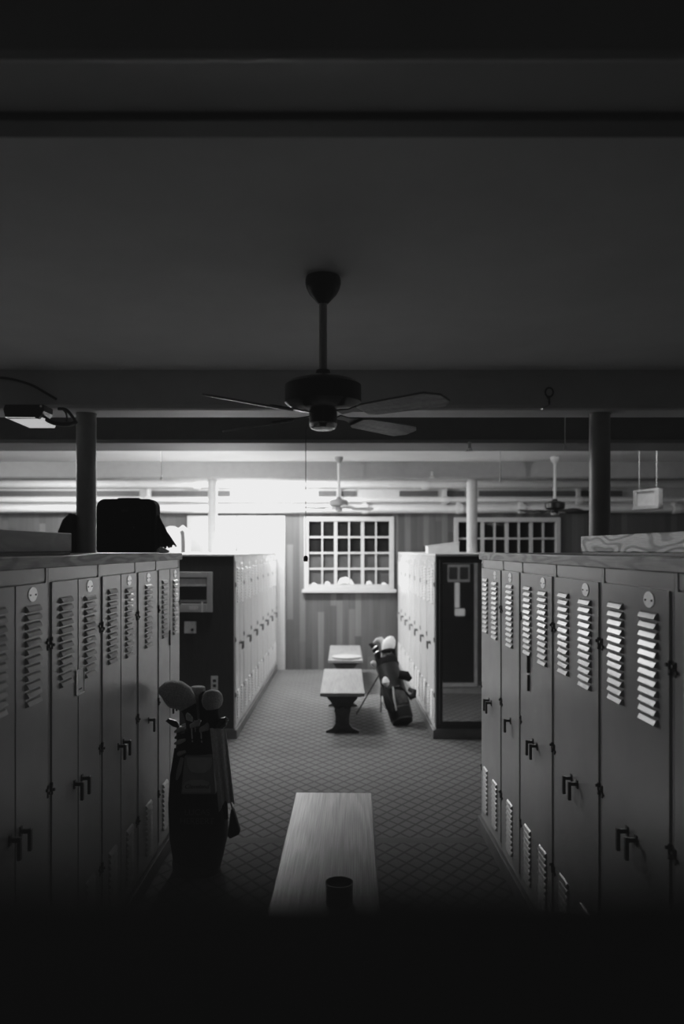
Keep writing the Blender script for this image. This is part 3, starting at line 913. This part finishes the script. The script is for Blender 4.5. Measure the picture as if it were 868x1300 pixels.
# ------------------------------------------------------------------ near golf bag
def textmesh(name, body, size, mat, parent, loc, rot, shear=0.0, ext=.0008):
    cu = bpy.data.curves.new(name, 'FONT'); cu.body = body; cu.size = size; cu.align_x = 'CENTER'; cu.extrude = ext; cu.shear = shear
    t = bpy.data.objects.new(name, cu); COL.objects.link(t)
    me = bpy.data.meshes.new_from_object(t.evaluated_get(bpy.context.evaluated_depsgraph_get()))
    bpy.data.objects.remove(t)
    me.materials.clear(); me.materials.append(mat)
    o = bpy.data.objects.new(name, me); COL.objects.link(o)
    o.parent = parent; o.location = loc; o.rotation_euler = rot
    return o

GY = 4.60
K = F / (GY - .05)
gb = thing('golf_bag', 'black upright golf bag leaning by the near left lockers', 'golf bag', (P(249.5, 0, GY).x, GY, 0))
GX = P(249.5, 0, GY - .05).x
def gp(px, py, dy=0.0):           # pixel to golf-bag local coordinates
    p = P(px, py, GY - .05 + dy)
    return Vector((p.x - gb.location.x, p.y - GY, p.z))
def gring(py, l, r, ry, cy=0):
    a, c = gp(l, py), gp(r, py)
    return (max(a.z, 0), (a.x + c.x) / 2, cy, (c.x - a.x) / 2, ry)
MB().rings([(0.0, 0, 0, .128, .115), gring(1098, 219, 280, .12), gring(1085, 217, 283, .128), gring(1062, 213.5, 288, .14), gring(1040, 213.5, 287, .14), gring(1010, 215.5, 283.5, .135),
            gring(980, 219, 280.5, .128), gring(955, 221.5, 279, .122), gring(938, 223, 279, .12), gring(930, 223.5, 281, .125)], 40, 2.5).build('bag_body', M['bagblack'], gb)
MB().rings([gring(936, 222.5, 281.5, .127), gring(926, 223, 282.5, .13), gring(924, 226, 280, .115)], 40, 2.5).build('bag_collar', M['blackcloth'], gb)
MB().rings([(0.0, 0, 0, .134, .120), (.06, 0, 0, .137, .124), (.075, 0, 0, .130, .118)], 40, 2.5).build('bag_base', M['metaldark'], gb)
yf = -.150
def outline(pts): 
    return [(gp(x, y, -.1).x, gp(x, y, -.1).z) for x, y in pts]
pk = MB().prism(outline([(234, 960), (271, 960), (274, 1008), (230, 1008)]), 'y', -.158, -.10).build('front_pocket', M['baggrey'], gb, bevel=.006)
MB().prism(outline([(237.5, 961), (269, 961), (269, 970), (266.5, 976), (260, 980.5), (251, 981), (243, 979), (239, 974), (237.5, 968)]), 'y', -.164, -.157).build('upper_panel', M['baglight'], pk, bevel=.002)
MB().prism(outline([(232, 1005.5), (232.5, 998), (236, 992), (243, 989.5), (258, 989.5), (265, 992), (267.5, 998), (267.5, 1005.5)]), 'y', -.164, -.157).build('lower_panel', M['baglight'], pk, bevel=.002)
a = gp(250, 1000, -.1)
textmesh('script_logo', 'Cleveland', .034, M['ink'], pk, (a.x, -.166, a.z), (PI / 2, 0, 0), .3)
a = gp(250, 1035, -.1); c = gp(250, 1046, -.1)
tx = textmesh('embroidered_name', 'LUCAS', .047, M['thread'], gb, (a.x, -.148, a.z), (PI / 2, 0, 0))
textmesh('embroidered_name', 'HERBERT', .047, M['thread'], gb, (c.x, -.151, c.z), (PI / 2, 0, 0))
# ribbed side pouch and strap on the left
for k in range(5):
    y = 926 + k * 7.5
    p0, p1 = gp(222.5 + (k % 2) * .6, y + 3, -.02), gp(235, y - 2, -.08)
    MB().sweep([p0, p0.lerp(p1, .5) + Vector((0, -.02, .004)), p1], [.008, .014, .008], 10).build('side_pleat', M['baglight'] if k % 2 == 0 else M['bagblack'], gb)
MB().sweep([gp(224, 950, -.06), gp(219.5, 985, -.08), gp(217, 1020, -.08), gp(217, 1055, -.08)], [.012, .016, .016, .010], 10, .5).build('shoulder_strap', M['bagblack'], gb)
MB().sweep([gp(231, 962, -.11), gp(227, 980, -.11), gp(224, 990, -.1)], [.010, .014, .006], 8, .5).build('side_zip', M['baggrey'], gb)
MB().sweep([gp(281, 985, -.05), gp(284, 1010, -.06), gp(287, 1040, -.06)], [.012, .02, .012], 10, .6).build('side_pocket', M['bagblack'], gb)


def club(name, label, cat, pts, rad, mat, part, shaft=True, dy=0.0, seg=16, squash=1.0, sock=0):
    ps = [gp(x, y, dy) + gb.location for x, y in pts]
    base = Vector((ps[-1].x, ps[-1].y, .62))
    r = thing(name, label, cat, base)
    n = sock or len(ps)
    hd = MB().sweep([p - base for p in ps[:n]], [q / K for q in rad[:n]], seg, squash).build(part, mat, r)
    if sock:
        MB().sweep([p - base for p in ps[n - 1:]], [q / K * .96 for q in rad[n - 1:]], seg, squash).build('shaded_sock', M['knitdark'], hd)  # shade below the dome put into the dark colour of the neck
    if shaft:
        MB().rod(ps[-1] - base + Vector((0, 0, .02)), (0, 0, 0), .006, 8).build('shaft', M['chrome'], r)
    return r
c1 = club('golf_club', 'golf club under a big drooping grey knit cover, leftmost in near bag', 'golf club',
     [(203.5, 882), (205.5, 880.5), (210, 879.5), (217, 880), (224, 882), (231, 886), (236, 891.5), (239, 897), (241, 904), (243, 914), (246, 938)], [3, 9, 13.5, 17, 18, 17, 14, 11, 9, 8, 8], M['knit'], 'head_cover', dy=-.02, seg=22, sock=8)
c2 = club('golf_club', 'golf club under a round grey ball cover at right of near bag', 'golf club',
     [(269.5, 875.5), (269.5, 877.5), (269.5, 882), (269.5, 889), (269.5, 895.5), (270, 899.5), (270.5, 903), (271.5, 915), (272, 938)], [3, 8.5, 12.2, 13.6, 12, 8.5, 6.5, 7.5, 9], M['knit'], 'head_cover', dy=-.06, seg=22, sock=6)
club('golf_club', 'golf club under a pale flat-topped cover between two grey covers in near bag', 'golf club',
     [(251, 871.5), (251, 873), (251.5, 878), (252.5, 890), (255, 906), (256, 938)], [8, 9.5, 9.5, 10.5, 8, 7], M['knitlight'], 'head_cover', dy=.07, seg=20)
club('golf_club', 'golf club under a dark cover behind ball cover in near bag', 'golf club',
     [(259, 878), (260, 882), (261, 892), (261, 906), (259, 938)], [3, 8, 9, 7.5, 6], M['knitdark'], 'head_cover', dy=.03)
def iron(label, px, py, tip, dy, mat, flip=1):
    p = gp(px, py, dy) + gb.location
    base = Vector((p.x, (gp(px, py, -.01) + gb.location).y, .62))
    p = p - Vector((0, base.y, 0)); oy = p.y
    r = thing('golf_iron', label, 'golf club', base)
    h = p.z - base.z
    MB().rod((0, 0, 0), (0, oy, h), .0055, 8).build('shaft', M['chrome'], r)
    MB().prism([(-.008, h - .012), (flip * .045, h + .0), (flip * tip, h + .03), (flip * tip * .8, h + .045), (flip * .02, h + .03), (-.010, h + .012)], 'y', oy - .009, oy + .009).build('club_head', mat, r, bevel=.004)
iron('bare iron club with a bright head at middle of near bag', 247, 914, .05, -.095, M['chrome'], -1)
iron('bare iron club with a small bright head right of middle in near bag', 243, 922, .055, -.10, M['chrome'])
iron('dark wedge club sticking out leftmost low from near bag', 229, 922, .085, -.03, M['tin'], -1)
iron('bare iron club with a dull grey head low at middle of near bag', 255, 927, .045, -.09, M['fanrod'])
club('golf_putter', 'shiny black putter head sticking up at right of near bag', 'golf club',
     [(289, 916), (287, 915), (283, 917), (279, 921), (277, 928), (276, 938)], [3, 5.5, 6.5, 6, 5, 4], M['tin'], 'putter_head', dy=-.09)

def towel(u, v):
    l = gp(267, 924, -.11).lerp(gp(278, 1015, -.11), v)
    r_ = gp(287, 924, -.11).lerp(gp(298.5, 1018, -.11), v)
    p = l.lerp(r_, u)
    p.y += -.012 + .016 * math.sin(u * 15 + v * 1.5) * (.4 + v * .6) - .02 * u
    if u < .35: p.z -= .07 * v * (1 - u / .35)
    return p + gb.location
tag(MB().grid(towel, 30, 20).build('golf_towel', M['towel'], solid=.005), 'grey towel hanging down the right side of near golf bag', 'towel')
r = thing('valuables_pouch', 'small dark wedge pouch hanging below towel on near golf bag', 'pouch', gp(296, 1062, -.03) + gb.location)
o = r.location
def pq(x, y): 
    q = gp(x, y, -.03) + gb.location - o
    return (q.x, q.z)
MB().prism([pq(293.5, 1026), (pq(296.5, 1027)), pq(304.8, 1055), pq(304, 1058.5), pq(292, 1064), pq(289, 1060)], 'y', -.02, .03).build('pouch_body', M['bagblack'], r, bevel=.006)
MB().rod((pq(295, 1027)[0], 0, pq(295, 1027)[1]), (pq(289, 1010)[0], 0, pq(289, 1006)[1]), .004, 6).build('pouch_cord', M['ink'], r)

# ------------------------------------------------------------------ far golf bag, leaning on its stand
A0 = P(511, 917, 8.36); A0.z = 0.0
A1 = P(491, 846, 8.76)
ax = (A1 - (A0 + Vector((0, 0, .03)))).normalized()
fb = thing('golf_bag', 'black stand golf bag tilted beside far right lockers', 'golf bag', A0 + Vector((0, 0, .045)))
fb.rotation_euler = Vector((0, 0, 1)).rotation_difference(ax).to_euler()
bpy.context.view_layer.update()
FM = fb.matrix_basis.copy(); FI = FM.inverted()
def fp(px, py, Y): return FI @ P(px, py, Y)
LB = (A1 - A0).length
MB().rings([(.0, 0, 0, .105, .10), (.03, 0, 0, .12, .115), (LB * .3, 0, 0, .128, .12), (LB * .6, 0, 0, .125, .12), (LB * .85, 0, 0, .12, .115), (LB, 0, 0, .125, .12)], 32, 2.4).build('bag_body', M['bagblack'], fb)
MB().rings([(-.005, 0, 0, .108, .103), (.13, 0, 0, .124, .119), (.15, 0, 0, .118, .112)], 32, 2.4).build('bag_base', M['metaldark'], fb)
MB().rings([(LB - .05, 0, 0, .126, .122), (LB + .02, 0, 0, .13, .125), (LB + .025, 0, 0, .12, .115)], 32, 2.4).build('bag_collar', M['blackcloth'], fb)
MB().sweep([fp(497, 905, 8.28), fp(492, 893, 8.3), fp(487, 882, 8.36), fp(485, 872, 8.4)], [.03, .055, .05, .025], 14, .8).build('side_pocket', M['bagblack'], fb)
MB().sweep([fp(489, 900, 8.22), fp(485.5, 891, 8.24), fp(485, 884, 8.28)], [.008, .014, .008], 8).build('pocket_piping', M['greyplastic'], fb)
MB().sweep([fp(511, 893, 8.22), fp(507, 880, 8.26), fp(503, 872, 8.3)], [.05, .06, .03], 14, .8).build('front_pocket', M['charcloth'], fb)
MB().sweep([fp(503, 902, 8.2), fp(500, 885, 8.22), fp(499, 872, 8.26)], [.006, .012, .01], 8).build('front_piping', M['greyplastic'], fb)
MB().sweep([fp(521, 863, 8.5), fp(516, 858, 8.5), fp(506, 856, 8.5)], [.03, .055, .05], 14, .9).build('upper_pocket', M['blackcloth'], fb)
MB().sweep([fp(519, 886, 8.34), fp(525, 883, 8.34), fp(525.5, 878, 8.36), fp(519, 875, 8.4)], [.028, .034, .032, .022], 12).build('ball_pocket', M['bagblack'], fb)
MB().sweep([fp(499, 873, 8.26), fp(507, 872, 8.24), fp(516, 880, 8.26), fp(521, 886, 8.3)], .012, 8).build('shoulder_strap', M['blackcloth'], fb)
foot = P(452.5, 907, 8.93); foot.z = .008
MB().rod(fp(483, 853, 8.74), FI @ foot, .008, 8).build('stand_leg', M['metaldark'], fb)
foot2 = P(483.5, 0, 9.05); foot2.z = .008
MB().rod(fp(484, 853, 8.80), FI @ foot2, .008, 8).build('stand_leg', M['metaldark'], fb)
def fclub(label, pts, rad, mat, part='head_cover', name='golf_club'):
    ps = [P(*p) for p in pts]
    base = A1 + (ps[-1] - A1) * .3 - ax * .1
    r = thing(name, label, 'golf club', base)
    MB().sweep([p - base for p in ps], rad, 14).build(part, mat, r)
    MB().rod(ps[-1] - base, (0, 0, 0), .006, 8).build('shaft', M['chrome'], r)
fclub('club with broad black cover at back of far golf bag', [(487, 826, 8.96), (487.5, 829, 8.95), (489, 836, 8.93), (491, 845, 8.88), (492, 852, 8.84)], [.04, .09, .115, .11, .09], M['blackcloth'])
fclub('club with black cover drooping at right of far golf bag', [(501, 836, 8.75), (500, 839, 8.75), (498, 845, 8.75), (496, 852, 8.75)], [.025, .06, .07, .06], M['blackcloth'])
fclub('club with big white cover topmost right in far golf bag', [(497, 808, 8.86), (496.5, 811, 8.86), (494, 816, 8.86), (492, 823, 8.85), (488, 832, 8.84), (487, 842, 8.8)], [.022, .05, .072, .070, .04, .03], M['white_cloth'])
p = P(494, 825, 8.80)
fclub('club with black banded cover just below the white cover in far golf bag', [(484, 827, 8.80), (488, 826.5, 8.79), (494, 825.5, 8.79), (500, 825, 8.80), (499, 832, 8.80), (494, 842, 8.80)], [.012, .022, .026, .02, .035, .03], M['blackcloth'])
fclub('club with rounded white cover topmost at middle of far golf bag', [(474, 816, 8.92), (478, 812.5, 8.92), (483, 812, 8.92), (487, 816, 8.9), (488, 828, 8.88), (486, 842, 8.84)], [.008, .022, .032, .036, .028, .025], M['knitlight'])
fclub('club with dark striped cover leaning left in far golf bag', [(468, 818, 8.8), (471, 818, 8.8), (476, 822, 8.8), (479, 831, 8.8), (481, 842, 8.78)], [.008, .02, .04, .036, .03], M['knitdark'])
for i, (x, y) in enumerate(((475.5, 822), (477.5, 828))):
    p0, p1 = P(x - 3, y + 2.2, 8.765), P(x + 3, y - 2.2, 8.745)
    tag(MB().sweep([p0, p0.lerp(p1, .5) + Vector((0, -.012, 0)), p1], [.006, .010, .006], 8).build('iron_head', M['chrome']), ['bright iron club head, upper of two at left of far bag', 'bright iron club head, lower of two at left of far bag'][i], 'golf club')
fclub('club with pale bobble cover lowest left in far golf bag', [(471, 840, 8.72), (472, 841, 8.72), (474, 842, 8.72), (479, 847, 8.74), (483, 853, 8.74)], [.012, .026, .03, .028, .02], M['knitlight'])
fclub('club with dark cover at middle right of far golf bag', [(497, 829, 8.74), (496, 832, 8.74), (494, 838, 8.74), (490, 848, 8.74)], [.02, .05, .055, .04], M['knitdark'])
p = P(489.5, 866, 8.42)
tag(MB().sweep([p + Vector((-.012, 0, .055)), p + Vector((-.008, 0, .04)), p, p + Vector((.006, 0, -.03)), p + Vector((.008, 0, -.05))], [.008, .026, .04, .028, .006], 14).build('club_towel', M['white_cloth']), 'small white cloth bundle tied to far golf bag side', 'cloth')

# ------------------------------------------------------------------ light
def area(name, loc, sx, sy, power, rot=(0, 0, 0), spread=180):
    l = bpy.data.lights.new(name, 'AREA'); l.shape = 'RECTANGLE'; l.size = sx; l.size_y = sy; l.energy = power
    l.spread = math.radians(spread)
    o = bpy.data.objects.new(name, l); COL.objects.link(o); o.location = loc; o.rotation_euler = rot
    return o
def bulb(name, loc, r, power):
    l = bpy.data.lights.new(name, 'POINT'); l.energy = power; l.shadow_soft_size = r
    o = bpy.data.objects.new(name, l); COL.objects.link(o); o.location = loc
    return o
area('fluorescent_far', (-.95, 10.95, 2.94), 1.2, .25, 110)
bulb('globe_far', (-1.0, 10.95, 2.84), .06, 60)
area('fluorescent_far_left', (-4.2, 11.1, 2.93), 1.2, .25, 30)
bulb('globe_far_left', (-4.0, 11.1, 2.82), .06, 22)
bulb('globe_bay', (-2.3, 8.15, 2.87), .05, 60)
area('fluorescent_bay', (-1.0, 8.0, 2.92), .25, 1.2, 34)
bulb('globe_bay_mid', (-1.0, 8.1, 2.87), .05, 30)
bulb('globe_bay_left', (-4.6, 8.15, 2.87), .05, 50)
bulb('fill_bay_right', (3.2, 8.15, 2.88), .05, 16)  # unseen fill added to lift the far ceiling on the right
area('fill_behind_camera', (.3, -1.2, 2.7), 1.0, 1.0, .8)  # weak unseen fill added for the near ceiling and bag front
w = bpy.data.worlds.new('night'); S.world = w; w.use_nodes = True
w.node_tree.nodes['Background'].inputs[0].default_value = g3(.02); w.node_tree.nodes['Background'].inputs[1].default_value = .2

# ------------------------------------------------------------------ camera
cd = bpy.data.cameras.new('camera'); cam = bpy.data.objects.new('camera', cd); COL.objects.link(cam)
cam.location = (0, 0, HC); cam.rotation_euler = (PI / 2, 0, 0)
cd.sensor_fit = 'VERTICAL'; cd.sensor_height = 36; cd.lens = F / 1300 * 36
cd.shift_x = (434 - HX) / 1300; cd.shift_y = (HY - 650) / 1300
cd.clip_start = .01; cd.clip_end = 60
cd.dof.use_dof = True; cd.dof.focus_distance = 3.7; cd.dof.aperture_fstop = 1.9
S.camera = cam
S.view_settings.view_transform = 'Standard'
S.view_settings.look = 'None'
S.view_settings.exposure = 0.0
S.view_settings.use_curve_mapping = True
cm = S.view_settings.curve_mapping
cm.extend = 'HORIZONTAL'
cm.curves[3].points[0].location = (0.0, .0035)
cm.curves[3].points[1].location = (1.0, .84)
cm.curves[3].points.new(.42, .44)
cm.update()
S.cycles.max_bounces = 10; S.cycles.diffuse_bounces = 6; S.cycles.glossy_bounces = 6
S.cycles.sample_clamp_indirect = 8
